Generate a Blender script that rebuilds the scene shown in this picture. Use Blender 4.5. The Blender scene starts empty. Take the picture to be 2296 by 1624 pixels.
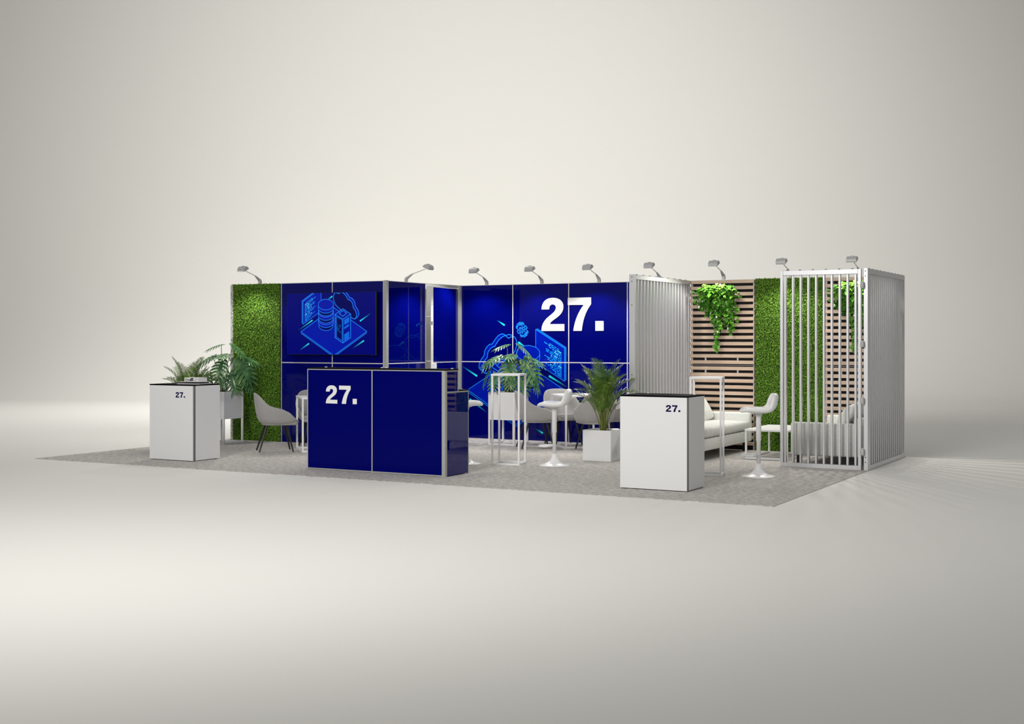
import bpy, math, random
from mathutils import Vector, Matrix
random.seed(7)
PI = math.pi
D = bpy.data
COL = bpy.context.scene.collection

# ------------------------------------------------------------------ helpers
def lin(c):
    c = c / 255.0
    return c / 12.92 if c <= 0.04045 else ((c + 0.055) / 1.055) ** 2.4
def rgb(r, g, b):
    return (lin(r), lin(g), lin(b), 1.0)

class MB:
    """collects polygons; build() links them as ONE mesh object"""
    def __init__(s):
        s.v = []; s.f = []; s.c = []
    def add(s, vs, fs, col=None):
        o = len(s.v)
        s.v += [tuple(p) for p in vs]
        for f in fs:
            s.f.append(tuple(i + o for i in f)); s.c.append(col)
        return s
    def box(s, x0, x1, y0, y1, z0, z1, M=None):
        vs = [Vector(p) for p in ((x0,y0,z0),(x1,y0,z0),(x1,y1,z0),(x0,y1,z0),(x0,y0,z1),(x1,y0,z1),(x1,y1,z1),(x0,y1,z1))]
        if M: vs = [M @ p for p in vs]
        return s.add(vs, [(0,3,2,1),(4,5,6,7),(0,1,5,4),(1,2,6,5),(2,3,7,6),(3,0,4,7)])
    def tube(s, pts, rad, n=8, cap=True):
        pts = [Vector(p) for p in pts]
        if not isinstance(rad, (list, tuple)): rad = [rad] * len(pts)
        vs = []; fs = []
        up = Vector((0, 0, 1))
        for i, p in enumerate(pts):
            t = (pts[min(i+1, len(pts)-1)] - pts[max(i-1, 0)])
            if t.length < 1e-9: t = Vector((0, 0, 1))
            t.normalize()
            a = t.cross(up)
            if a.length < 1e-3: a = Vector((1, 0, 0))
            a.normalize(); b = a.cross(t)
            for k in range(n):
                w = 2 * PI * k / n
                vs.append(p + (a * math.cos(w) + b * math.sin(w)) * rad[i])
        for i in range(len(pts) - 1):
            for k in range(n):
                fs.append((i*n+k, i*n+(k+1) % n, (i+1)*n+(k+1) % n, (i+1)*n+k))
        if cap:
            fs.append(tuple(range(n))[::-1]); fs.append(tuple(range((len(pts)-1)*n, len(pts)*n)))
        return s.add(vs, fs)
    def lathe(s, prof, cx=0, cy=0, n=32):
        vs = []; fs = []
        for r, z in prof:
            for k in range(n):
                w = 2*PI*k/n
                vs.append((cx + r*math.cos(w), cy + r*math.sin(w), z))
        m = len(prof)
        for i in range(m-1):
            for k in range(n):
                fs.append((i*n+k, i*n+(k+1) % n, (i+1)*n+(k+1) % n, (i+1)*n+k))
        fs.append(tuple(range(n))[::-1]); fs.append(tuple(range((m-1)*n, m*n)))
        return s.add(vs, fs)
    def prism(s, poly, fn, d0, d1):
        """poly in 2-D, fn(a, b, depth) -> 3-D"""
        n = len(poly)
        vs = [fn(a, b, d0) for a, b in poly] + [fn(a, b, d1) for a, b in poly]
        fs = [tuple(range(n))[::-1], tuple(range(n, 2*n))]
        fs += [(i, (i+1) % n, n+(i+1) % n, n+i) for i in range(n)]
        return s.add(vs, fs)
    def build(s, name, mat, parent=None, smooth=False, bevel=0, seg=2, sub=0, tri=False, colattr=False):
        me = D.meshes.new(name)
        me.from_pydata(s.v, [], s.f)
        me.validate(clean_customdata=False)
        me.update()
        if colattr:
            at = me.color_attributes.new('tint', 'FLOAT_COLOR', 'CORNER')
            for p in me.polygons:
                c = s.c[p.index] or (1, 1, 1, 1)
                for li, vi in zip(p.loop_indices, range(len(p.loop_indices))):
                    at.data[li].color = c[vi] if isinstance(c[0], (tuple, list)) else c
        if mat: me.materials.append(mat)
        if smooth:
            me.polygons.foreach_set('use_smooth', [True]*len(me.polygons))
        o = D.objects.new(name, me)
        COL.objects.link(o)
        if parent: o.parent = parent
        if bevel:
            m = o.modifiers.new('bevel', 'BEVEL'); m.width = bevel; m.segments = seg; m.limit_method = 'ANGLE'
            m.angle_limit = math.radians(40)
        if sub:
            m = o.modifiers.new('subsurf', 'SUBSURF'); m.levels = sub; m.render_levels = sub
        return o

def empty(name, loc=(0, 0, 0), rz=0.0):
    o = D.objects.new(name, None); COL.objects.link(o)
    o.location = loc; o.rotation_euler = (0, 0, rz); o.empty_display_size = 0.1
    return o
def tag(o, label=None, cat=None, group=None, kind=None):
    if label: o['label'] = label
    if cat: o['category'] = cat
    if group: o['group'] = group
    if kind: o['kind'] = kind
    return o
def thing(name, label, cat, loc=(0, 0, 0), rz=0.0, group=None):
    return tag(empty(name, loc, rz), label, cat, group)
def copy_tree(o, parent=None):
    c = o.copy(); COL.objects.link(c); c.parent = parent
    for ch in list(o.children): copy_tree(ch, c)
    return c
def dup(o, label, loc, rz):
    c = copy_tree(o); c.location = loc; c.rotation_euler = (0, 0, rz); c['label'] = label
    return c

# ------------------------------------------------------------------ materials
def mat(name, col, rough=0.5, metal=0.0, ior=1.45, spec=None, coat=0.0, sheen=0.0):
    m = D.materials.new(name); m.use_nodes = True
    b = m.node_tree.nodes['Principled BSDF']
    b.inputs['Base Color'].default_value = col
    b.inputs['Roughness'].default_value = rough
    b.inputs['Metallic'].default_value = metal
    b.inputs['IOR'].default_value = ior
    if spec is not None: b.inputs['Specular IOR Level'].default_value = spec
    if coat: b.inputs['Coat Weight'].default_value = coat
    if sheen: b.inputs['Sheen Weight'].default_value = sheen
    return m
def noise_col(m, stops, scale=(10, 10, 10), detail=4, rough=0.6, bump=0.0, coord='Object', ns=1.0, bdist=0.01):
    nt = m.node_tree; b = nt.nodes['Principled BSDF']
    tc = nt.nodes.new('ShaderNodeTexCoord'); mp = nt.nodes.new('ShaderNodeMapping')
    mp.inputs['Scale'].default_value = scale
    nz = nt.nodes.new('ShaderNodeTexNoise'); nz.inputs['Scale'].default_value = ns
    nz.inputs['Detail'].default_value = detail; nz.inputs['Roughness'].default_value = rough
    cr = nt.nodes.new('ShaderNodeValToRGB')
    while len(cr.color_ramp.elements) < len(stops): cr.color_ramp.elements.new(0.5)
    for e, (p, c) in zip(cr.color_ramp.elements, stops): e.position = p; e.color = c
    L = nt.links.new
    L(tc.outputs[coord], mp.inputs['Vector']); L(mp.outputs['Vector'], nz.inputs['Vector'])
    L(nz.outputs['Fac'], cr.inputs['Fac']); L(cr.outputs['Color'], b.inputs['Base Color'])
    if bump:
        bp = nt.nodes.new('ShaderNodeBump'); bp.inputs['Strength'].default_value = bump; bp.inputs['Distance'].default_value = bdist
        L(nz.outputs['Fac'], bp.inputs['Height']); L(bp.outputs['Normal'], b.inputs['Normal'])
    return m
def attr_col(m, name='tint', emit=None):
    nt = m.node_tree; b = nt.nodes['Principled BSDF']
    a = nt.nodes.new('ShaderNodeAttribute'); a.attribute_name = name
    if emit is None:
        nt.links.new(a.outputs['Color'], b.inputs['Base Color'])
    else:
        b.inputs['Base Color'].default_value = (0, 0, 0, 1)
        nt.links.new(a.outputs['Color'], b.inputs['Emission Color'])
        b.inputs['Emission Strength'].default_value = emit
    return m

M = {}
M['studio'] = mat('studio_paint', (0.80, 0.785, 0.75, 1), 0.9, spec=0.1)
M['carpet'] = noise_col(mat('carpet_weave', (0.3, 0.3, 0.3, 1), 0.95, spec=0.05),
    [(0.34, (0.28, 0.262, 0.246, 1)), (0.5, (0.49, 0.468, 0.445, 1)), (0.68, (0.74, 0.71, 0.685, 1))], (15, 21, 15), 6, 0.8, 0.35, bdist=0.006)
M['blue'] = mat('blue_gloss_panel', (0.0003, 0.0014, 0.122, 1), 0.02, ior=1.28)
M['blue_side'] = mat('blue_mirror_gloss_panel', (0.0004, 0.0016, 0.130, 1), 0.02, ior=1.5)
M['blue_satin'] = mat('blue_satin_panel', (0.0002, 0.0012, 0.116, 1), 0.12, ior=1.12)
M['print'] = attr_col(mat('printed_ink', (1, 1, 1, 1), 0.02, ior=1.22))
M['profile'] = mat('aluminium_profile', (0.42, 0.42, 0.405, 1), 0.45, 0.3)
M['profile_light'] = mat('seam_profile', (0.60, 0.58, 0.60, 1), 0.4, 0.1)
M['dark_profile'] = mat('dark_grey_profile', (0.17, 0.17, 0.17, 1), 0.5, 0.2)
M['white'] = mat('white_laminate', (0.76, 0.76, 0.765, 1), 0.45)
M['white_wall'] = mat('white_wall_board', (0.70, 0.69, 0.67, 1), 0.6)
M['white_metal'] = mat('white_powder_coat', (0.82, 0.82, 0.82, 1), 0.35)
M['white_plastic'] = mat('white_plastic', (0.84, 0.84, 0.84, 1), 0.28)
M['white_gloss'] = mat('white_gloss_planter', (0.78, 0.78, 0.78, 1), 0.05, ior=1.6)
M['lattice'] = mat('white_lattice_metal', (0.68, 0.68, 0.695, 1), 0.36, 0.6)
M['black'] = mat('black_worktop', (0.003, 0.003, 0.004, 1), 0.6, ior=1.08)
M['black_leg'] = mat('black_leg_paint', (0.006, 0.006, 0.007, 1), 0.45)
M['black_board'] = mat('black_backing_board', (0.010, 0.010, 0.012, 1), 0.8)
M['housing'] = mat('black_screen_housing', (0.004, 0.004, 0.006, 1), 0.35)
M['screen_bg'] = mat('screen_base', (0, 0, 0, 1), 0.12, ior=1.3)
b = M['screen_bg'].node_tree.nodes['Principled BSDF']
b.inputs['Emission Color'].default_value = (0.0, 0.0012, 0.150, 1); b.inputs['Emission Strength'].default_value = 1.0
M['screen_art'] = attr_col(mat('screen_picture', (0, 0, 0, 1), 0.12, ior=1.3), emit=1.0)
M['letter_white'] = mat('white_lettering', (0.80, 0.80, 0.79, 1), 0.5)
M['letter_blue'] = mat('navy_lettering', (0.001, 0.001, 0.050, 1), 0.6, spec=0.1)
M['lamp_grey'] = mat('grey_lamp_metal', (0.52, 0.52, 0.52, 1), 0.4, 0.3)
M['lamp_glass'] = mat('lamp_glass', (0.9, 0.9, 0.88, 1), 0.3)
b = M['lamp_glass'].node_tree.nodes['Principled BSDF']
b.inputs['Emission Color'].default_value = (1, 0.97, 0.92, 1); b.inputs['Emission Strength'].default_value = 4
M['bolt'] = mat('dark_bolt', (0.05, 0.05, 0.05, 1), 0.4, 0.6)
M['wood'] = noise_col(mat('oak_slat', (0.5, 0.36, 0.25, 1), 0.55),
    [(0.25, (0.44, 0.315, 0.23, 1)), (0.55, (0.60, 0.445, 0.335, 1)), (0.8, (0.71, 0.545, 0.42, 1))], (1.4, 6, 22), 5, 0.6, 0.05)
M['fabric_grey'] = noise_col(mat('grey_wool', (0.5, 0.5, 0.5, 1), 0.95, sheen=0.15, spec=0.1),
    [(0.3, (0.27, 0.262, 0.258, 1)), (0.7, (0.46, 0.45, 0.445, 1))], (210, 210, 210), 3, 0.7, 0.12, bdist=0.003)
M['fabric_sofa'] = noise_col(mat('pale_sofa_wool', (0.7, 0.7, 0.7, 1), 0.95, sheen=0.1, spec=0.1),
    [(0.3, (0.60, 0.61, 0.58, 1)), (0.7, (0.74, 0.75, 0.72, 1))], (60, 60, 60), 3, 0.7, 0.1, bdist=0.003)
def leafmat(name, a, b2, c, rough=0.4, scale=25, trans=0.15, spec=0.5):
    m = noise_col(mat(name, a, rough, spec=spec), [(0.3, a), (0.5, b2), (0.72, c)], (scale, scale, scale), 2, 0.5)
    return m
M['moss'] = leafmat('boxwood_leaf', (0.028, 0.085, 0.004, 1), (0.100, 0.240, 0.014, 1), (0.29, 0.45, 0.075, 1), 0.6, 60, spec=0.25)
M['moss_back'] = mat('moss_backing', (0.012, 0.03, 0.004, 1), 0.9)
M['monstera'] = leafmat('monstera_leaf', (0.030, 0.095, 0.034, 1), (0.068, 0.175, 0.060, 1), (0.16, 0.30, 0.11, 1), 0.24, 9)
M['monstera_stem'] = mat('monstera_petiole', (0.20, 0.26, 0.09, 1), 0.5)
M['palm'] = leafmat('palm_leaf', (0.03, 0.085, 0.008, 1), (0.085, 0.18, 0.018, 1), (0.25, 0.39, 0.07, 1), 0.33, 9)
M['palm_stem'] = mat('palm_cane', (0.17, 0.20, 0.035, 1), 0.5)
M['pothos'] = leafmat('pothos_leaf', (0.022, 0.095, 0.006, 1), (0.06, 0.21, 0.016, 1), (0.17, 0.42, 0.04, 1), 0.16, 12)
M['pothos_stem'] = mat('pothos_vine', (0.05, 0.10, 0.02, 1), 0.5)
M['soil'] = mat('potting_soil', (0.03, 0.024, 0.02, 1), 0.95)
M['paper'] = mat('white_paper', (0.75, 0.75, 0.76, 1), 0.6)
M['cover_white'] = mat('white_cover', (0.80, 0.80, 0.80, 1), 0.4)
M['cover_dark'] = mat('charcoal_cover', (0.03, 0.03, 0.035, 1), 0.35)
M['ink'] = mat('dark_ink', (0.012, 0.012, 0.018, 1), 0.5)
M['ink_grey'] = mat('grey_ink', (0.35, 0.34, 0.33, 1), 0.5)

# ------------------------------------------------------------------ setting: studio floor and cyclorama
CAM = Vector((10.9098, -18.1512, 1.6264)); YAW = 0.5086
FW = Vector((-math.sin(YAW), math.cos(YAW), 0)); RT = Vector((math.cos(YAW), math.sin(YAW), 0))
DEP = 34.0
FZ = -0.006
sw = empty('studio', (CAM.x, CAM.y, FZ), YAW)     # only used to place the studio parts, removed below
SM = Matrix.Translation((CAM.x, CAM.y, FZ)) @ Matrix.Rotation(YAW, 4, 'Z')
D.objects.remove(sw)
mb = MB(); HW = 40
vs = [SM @ Vector(p) for p in ((-HW, -6, 0), (HW, -6, 0), (HW, DEP, 0), (-HW, DEP, 0))]
vs += [p - Vector((0, 0, 0.1)) for p in vs]
mb.add(vs, [(0, 1, 2, 3), (7, 6, 5, 4), (0, 4, 5, 1), (1, 5, 6, 2), (2, 6, 7, 3), (3, 7, 4, 0)])
tag(mb.build('floor', M['studio']), kind='structure')
mb = MB(); R = 4.0
prof = [(DEP - 0.0 + R*math.sin(t), R - R*math.cos(t)) for t in [PI/2*i/24 for i in range(25)]] + [(DEP + R, 22.0)]
n = len(prof); vs = []
for x in (-HW, HW):
    for (d, z) in prof: vs.append(SM @ Vector((x, d, z)))
fs = [(i, n+i, n+i+1, i+1) for i in range(n-1)]
mb.add(vs, fs)
tag(mb.build('wall_back', M['studio'], smooth=True), kind='structure')

# carpet
c = MB().box(-3.127, 7.143, -5.99, 0.06, -0.006, 0.0).build('carpet', M['carpet'])
tag(c, 'mottled warm grey rectangular carpet covering the whole stand floor', 'carpet')

# ------------------------------------------------------------------ lettering "27."
def bez(p0, p1, p2, p3, n=10):
    o = []
    for i in range(1, n+1):
        t = i/n; s_ = 1-t
        o.append((s_**3*p0[0]+3*s_*s_*t*p1[0]+3*s_*t*t*p2[0]+t**3*p3[0], s_**3*p0[1]+3*s_*s_*t*p1[1]+3*s_*t*t*p2[1]+t**3*p3[1]))
    return o
two = [(200, 942), (502, 942), (502, 853), (312, 853)]
two += bez((312, 853), (325, 790), (490, 760), (490, 628)); two += bez((490, 628), (490, 550), (430, 510), (350, 510))
two += bez((350, 510), (255, 510), (203, 570), (203, 660)); two += [(302, 660)]
two += bez((302, 660), (302, 618), (320, 596), (348, 596)); two += bez((348, 596), (376, 596), (392, 614), (392, 640))
two += bez((392, 640), (392, 735), (200, 750), (200, 942))[:-1]
seven = [(548, 513), (848, 513), (848, 600)] + bez((848, 600), (780, 690), (742, 800), (728, 942)) + [(620, 942)] + bez((620, 942), (635, 810), (690, 690), (755, 607)) + [(548, 607)]
dot = [(903, 817), (1008, 817), (1008, 942), (903, 942)]
def lettering(x0, x1, z0, z1, y, dep, m, parent):
    mb = MB()
    # glyph frame 200..1008 wide, 942..510 high
    f = lambda a, b_, d: (x0 + (a-200)/808*(x1-x0), d, z0 + (942-b_)/432*(z1-z0))
    for g in (two, seven, dot):
        mb.prism(g, f, y, y - dep)
    return mb.build('lettering', m, parent)

# ------------------------------------------------------------------ line artwork (shared by the screen and the wall print)
ART = {'win': [(0.0, 0.3519), (0.0, 0.0), (0.348, 0.1973), (0.3482, 0.5559)], 'plat': [(-0.0401, -0.1181), (0.5923, -0.4835), (1.2048, -0.1153), (0.5923, 0.2502)], 'cyl': {'c': (0.4424, 0.2982), 'rx': 0.1445, 'ry': 0.0823, 'k': 0.000633}, 'tow': {'top': [(0.619, 0.1447), (0.7662, 0.2312), (0.9085, 0.1483), (0.7662, 0.0711)], 'bot': [(0.619, -0.2082), (0.7662, -0.2899), (0.9085, -0.2083)], 'sq': [(0.6927, 0.1597), (0.7662, 0.2061), (0.8355, 0.1615), (0.7662, 0.1151)], 'dark': [(0.6462, 0.1098), (0.7508, 0.0587), (0.7508, -0.2522), (0.6462, -0.1988)], 'f': [[(0.7893, 0.0616), (0.8816, 0.1078), (0.8816, 0.0233), (0.7893, -0.0169)], [(0.7893, -0.0483), (0.8816, 0.0014), (0.8816, -0.0299), (0.7893, -0.0828)], [(0.7893, -0.1612), (0.8816, -0.1113), (0.8816, -0.2114), (0.7893, -0.2647)]]}, 'cb': [(0.9737, 0.0705), (1.0053, 0.0838), (1.0396, 0.1108), (1.0608, 0.1449), (1.0502, 0.1907), (1.0317, 0.2229), (0.9948, 0.2689), (0.9895, 0.2917), (0.9843, 0.3237), (0.958, 0.3649), (0.9238, 0.3923), (0.8898, 0.3969), (0.8741, 0.4197), (0.8376, 0.4652), (0.8064, 0.4946), (0.77, 0.5082), (0.7389, 0.5036), (0.7131, 0.4809), (0.6847, 0.4606), (0.6615, 0.4719), (0.6306, 0.4786)], 'cf': [(0.9737, 0.0705), (1.0053, 0.0906), (1.0159, 0.1179), (1.0132, 0.1454), (1.0001, 0.1912), (0.9843, 0.2142), (0.9527, 0.2486), (0.9501, 0.2737), (0.9422, 0.3102), (0.916, 0.3422), (0.8846, 0.3651), (0.8559, 0.3697), (0.8376, 0.4016), (0.8064, 0.4425), (0.7648, 0.4742), (0.7182, 0.4923), (0.6769, 0.5012), (0.6461, 0.4944), (0.605, 0.4696), (0.5845, 0.4336), (0.5819, 0.4021), (0.5896, 0.357), (0.6101, 0.3119), (0.6409, 0.2756), (0.7286, 0.2117), (0.916, 0.0963)], 'ctv': [[(0.1756, 0.0564), (-0.0964, -0.0989)], [(0.1079, -0.3037), (-0.0723, -0.4098)], [(0.4125, -0.2904), (0.5027, -0.2334)], [(0.5534, 0.4198), (0.4518, 0.3601)], [(1.0839, 0.0439), (1.2842, 0.1603)], [(1.1446, -0.2582), (0.9353, -0.3771)]], 'cw': [[(0.7403, 0.6068), (0.8312, 0.6595)], [(0.5565, 0.4138), (0.4429, 0.3452)], [(1.0896, 0.0427), (1.2751, 0.1474)], [(0.1802, 0.0502), (-0.0355, -0.0651)], [(1.1725, -0.2229), (0.9504, -0.3676)], [(0.2676, -0.5619), (0.352, -0.5199)]], 'gear': {'c': (0.5266, 0.5472), 'e1': (-0.0577, -0.0332), 'e2': (-0.0, -0.0636), 'off': (-0.0231, 0.0142)}, 'code': {'o': (0.036, 0.3066), 'dx': 0.0008}, 'anc': (-1.5006, 1.8512), 'wanc': (1.9274, 0.9562), 'tvrect': [(-1.8076, 2.3297), (-0.1355, 2.3314), (-0.1355, 1.3793), (-1.8076, 1.378)]}
C_LINE = rgb(28, 128, 240); C_LINE2 = rgb(52, 110, 250); C_FILL = rgb(2, 24, 160); C_DARK = rgb(0, 2, 84)
C_EDGE = rgb(10, 92, 190); C_BRIGHT = rgb(12, 104, 222); C_CY = rgb(40, 228, 236); C_BG = rgb(0, 4, 104); C_DASH = rgb(90, 225, 250); C_DASH2 = rgb(24, 150, 240)
def clip_poly(poly, cols, rect):
    if rect is None: return poly, cols
    x0, x1, z0, z1 = rect
    pts = [(p, c_) for p, c_ in zip(poly, cols)]
    for ax, val, sg in ((0, x0, 1), (0, x1, -1), (1, z0, 1), (1, z1, -1)):
        out = []
        for i in range(len(pts)):
            (p, pc), (q, qc) = pts[i], pts[(i+1) % len(pts)]
            a = (p[ax]-val)*sg; b_ = (q[ax]-val)*sg
            if a >= 0: out.append((p, pc))
            if (a >= 0) != (b_ >= 0):
                t = a/(a-b_)
                out.append(((p[0]+t*(q[0]-p[0]), p[1]+t*(q[1]-p[1])), tuple(pc[k]+t*(qc[k]-pc[k]) for k in range(4))))
        pts = out
        if not pts: return [], []
    return [p for p, _ in pts], [c_ for _, c_ in pts]
class Art:
    def __init__(s, fn, rect=None, step=0.00025):
        s.mb = MB(); s.fn = fn; s.rect = rect; s.d = 0.0; s.step = step
    def layer(s): s.d += s.step
    def poly(s, pts, col):
        cols = col if isinstance(col[0], (tuple, list)) else [col]*len(pts)
        p, c_ = clip_poly(list(pts), list(cols), s.rect)
        if len(p) < 3: return
        s.mb.add([s.fn(a, b_, s.d) for a, b_ in p], [tuple(range(len(p)))], tuple(c_))
    def line(s, pts, w, col, closed=False):
        # mitred ribbon: quads share their end edges, so nothing overlaps inside one line
        P = [Vector(p) for p in pts]
        Q = [P[0]]
        for p in P[1:]:
            if (p-Q[-1]).length > 1e-5: Q.append(p)
        P = Q; n = len(P)
        if closed and (P[0]-P[-1]).length < 1e-5: P.pop(); n -= 1
        if n < 2: return
        offs = []
        for i in range(n):
            a = P[i-1] if (i > 0 or closed) else None; b_ = P[(i+1) % n] if (i < n-1 or closed) else None
            d0 = (P[i]-a).normalized() if a is not None else (b_-P[i]).normalized()
            d1 = (b_-P[i]).normalized() if b_ is not None else d0
            n0 = Vector((-d0.y, d0.x)); n1 = Vector((-d1.y, d1.x)); m = n0+n1
            if m.length < 1e-4: m = n0
            m.normalize(); offs.append(m*(w/2)/max(.45, m.dot(n0)))
        s.layer()
        for i in range(n if closed else n-1):
            k = (i+1) % n
            s.poly([tuple(P[i]-offs[i]), tuple(P[k]-offs[k]), tuple(P[k]+offs[k]), tuple(P[i]+offs[i])], col)
    def comet(s, h, t, w, bg):
        s.layer(); h = Vector(h); t = Vector(t); d = (t-h).normalized(); nn = Vector((-d.y, d.x))*w/2
        N = 6
        for i in range(N):
            a = h+(t-h)*(i/N); b_ = h+(t-h)*((i+1)/N)
            fa = (1-i/N)**1.3; fb = (1-(i+1)/N)**1.3
            ca = tuple(C_CY[k]*fa+bg[k]*(1-fa) for k in range(4)); cb = tuple(C_CY[k]*fb+bg[k]*(1-fb) for k in range(4))
            wa = 0.35+0.65*(1-i/N); wb = 0.35+0.65*(1-(i+1)/N)
            s.poly([tuple(a-nn*wa), tuple(b_-nn*wb), tuple(b_+nn*wb), tuple(a+nn*wa)], (ca, cb, cb, ca))
        s.layer(); s.poly([tuple(h+Vector((math.cos(u), math.sin(u)))*w/2) for u in [2*PI*k/10 for k in range(10)]], C_CY)
def smooth(pts, closed=False, k=4):
    out = []; n = len(pts)
    for i in range(n-1 if not closed else n):
        p0 = pts[max(i-1, 0)] if not closed else pts[i-1]; p1 = pts[i]; p2 = pts[(i+1) % n]; p3 = pts[min(i+2, n-1)] if not closed else pts[(i+2) % n]
        for j in range(k):
            t = j/k
            out.append(tuple(0.5*((2*p1[a])+(-p0[a]+p2[a])*t+(2*p0[a]-5*p1[a]+4*p2[a]-p3[a])*t*t+(-p0[a]+3*p1[a]-3*p2[a]+p3[a])*t**3) for a in (0, 1)))
    if not closed: out.append(pts[-1])
    return out
def draw_art(A, wall):
    w = 0.0108 if not wall else 0.0085; rnd = random.Random(3); bg = C_BG
    for h, t in ART['cw' if wall else 'ctv']: A.comet(h, t, 0.021, bg)
    A.layer()
    # cloud
    A.poly(ART['cb'] + ART['cf'][::-1][:1], C_FILL) if False else None
    for i in range(len(ART['cf'])): pass
    cb, cf = ART['cb'], ART['cf']
    for i in range(len(cb)-1):           # rim between the two outlines
        j = min(int(i*20/20), 19)
        A.poly([cb[i], cb[i+1], cf[min(j+1, 21)], cf[min(j, 20)]], C_FILL)
    A.layer(); A.poly(cf, C_DARK if not wall else rgb(0, 3, 96))
    A.layer(); A.line(cb, w, C_LINE); A.line(cf, w, C_LINE, True)
    # window panel
    A.layer(); A.poly(ART['win'], C_FILL)
    wi = ART['win']; off = (-0.017, 0.010)
    A.layer()
    A.poly([wi[0], wi[1], (wi[1][0]+off[0], wi[1][1]+off[1]), (wi[0][0]+off[0], wi[0][1]+off[1])], C_EDGE)
    A.poly([wi[0], wi[3], (wi[3][0]+off[0], wi[3][1]+off[1]), (wi[0][0]+off[0], wi[0][1]+off[1])], C_EDGE)
    A.layer(); A.line(wi, w*0.8, C_LINE, True)
    A.line([(wi[1][0]+off[0], wi[1][1]+off[1]), (wi[0][0]+off[0], wi[0][1]+off[1]), (wi[3][0]+off[0], wi[3][1]+off[1])], w*0.7, C_LINE)
    A.layer()
    sl = (wi[3][1]-wi[0][1])/(wi[3][0]-wi[0][0])
    for r in range(15):
        z = 0.318 - r*0.0198; x = 0.036 if r > 1 else 0.07 - 0.03*r
        end = 0.19 + 0.05*math.sin(r*1.7) - (0.02 if r > 10 else 0)
        while x < end:
            L = rnd.choice((0.008, 0.02, 0.03, 0.042, 0.05))
            c_ = C_DASH if rnd.random() < 0.25 else C_DASH2
            A.d -= A.step; A.line([(x, z+sl*(x-0.036)), (min(x+L, end+0.01), z+sl*(min(x+L, end+0.01)-0.036))], 0.0088, c_)
            x += L + 0.011
    # platform
    P = ART['plat']
    A.layer(); A.poly(P, C_FILL); A.layer(); A.line(P, w*0.85, C_LINE, True)
    A.line([(p[0], p[1]-0.021) for p in P[:3]], w*0.85, C_LINE)
    # cylinder
    cy = ART['cyl']; cx, c0 = cy['c']; rx, ry, k = cy['rx'], cy['ry'], cy['k']
    Z = lambda c_: c0 - (c_-362)*k
    def arc(c_, rr, lower=True, full=False):
        ang = [PI + PI*i/28 for i in range(29)] if not full else [2*PI*i/44 for i in range(44)]
        return [(cx+rx*rr*math.cos(u), Z(c_)+ry*rr*math.sin(u)) for u in ang]
    def stad(c1, c2, rr, col):
        A.layer(); A.poly([(cx+rx*rr*math.cos(PI*i/20), Z(c1)+ry*rr*math.sin(PI*i/20)) for i in range(21)] + arc(c2, rr), col)
    for (c1, c2, rr, col, arcs) in ((700, 870, .93, C_DARK, (870,)), (690, 790, 1, C_FILL, (790, 722)), (600, 690, .95, C_DARK, (690,)), (515, 615, 1, C_FILL, (615, 540)), (430, 515, .95, C_DARK, (515,)), (362, 440, 1, C_FILL, (440,))):
        stad(c1, c2, rr, col); A.layer()
        for a_ in arcs: A.line(arc(a_, rr), w*0.8, C_LINE2 if a_ in (722, 540) else C_LINE)
        for sx in (-1, 1): A.line([(cx+sx*rx*rr, Z(c1)), (cx+sx*rx*rr, Z(c2))], w*0.8, C_LINE)
    A.layer(); A.line(arc(362, 1, full=True), w*0.8, C_LINE, True)
    # server tower
    T = ART['tow']; t0, t1, t2, t3 = T['top']; b0, b1, b2 = T['bot']
    A.layer(); A.poly([t0, t1, t2, b2, b1, b0], rgb(2, 16, 140))
    A.layer(); A.poly(T['dark'], C_DARK)
    for f in T['f']: A.poly(f, C_BRIGHT)
    A.layer(); A.line([t0, t1, t2, t3], w, C_LINE, True); A.line([t0, b0, b1, b2, t2], w*1.1, C_LINE); A.line([t3, b1], w*1.1, C_LINE)
    A.line(T['sq'], w, C_LINE, True)
    A.line([(t0[0]+.016, t0[1]-.03), (b0[0]+.016, b0[1]+.004)], w, C_EDGE); A.line(T['dark'], w*.5, C_LINE, True)
    for _ in range(34):
        u, v = rnd.random(), rnd.random()
        d0, d1, d2, d3 = T['dark']
        x = d0[0]+u*(d1[0]-d0[0]); z = (d0[1]+u*(d1[1]-d0[1]))*(1-.25-.45*v)+(d3[1]+u*(d2[1]-d3[1]))*(.25+.45*v)
        A.poly([(x, z), (x+.006, z-.003), (x+.006, z+.004), (x, z+.006)], C_DASH2)
    if wall:
        g = ART['gear']; gx, gz = g['c']; e1, e2, of = g['e1'], g['e2'], g['off']
        def gp(r, a, o=0): return (gx+e1[0]*r*math.cos(a)+e2[0]*r*math.sin(a)+of[0]*o, gz+e1[1]*r*math.cos(a)+e2[1]*r*math.sin(a)+of[1]*o)
        ring = []
        for i in range(8):
            a = 2*PI*i/8
            ring += [(0.78, a-.30), (0.78, a-.20), (1.06, a-.17), (1.06, a+.17), (0.78, a+.20), (0.78, a+.30)]
        F = [gp(r, a) for r, a in ring]; Bk = [gp(r, a, 1) for r, a in ring]
        A.layer(); A.line(Bk, w*.9, C_LINE, True)
        A.layer(); A.poly([gp(.75, 2*PI*i/24) for i in range(24)], rgb(0, 5, 104))
        for i in range(8):
            A.poly([F[6*i+j] for j in (1, 2, 3, 4)], rgb(0, 5, 104))
        A.layer(); A.line(F, w*.9, C_LINE, True)
        for i in range(0, len(F), 6):
            A.line([F[i+2], Bk[i+2]], w*.8, C_LINE); A.line([F[i+3], Bk[i+3]], w*.8, C_LINE)
        A.line([gp(.42, 2*PI*i/24) for i in range(24)], w*.9, C_LINE, True)
        A.line([gp(.30, 2*PI*i/24, .4) for i in range(24)], w*.8, C_LINE, True)

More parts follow.
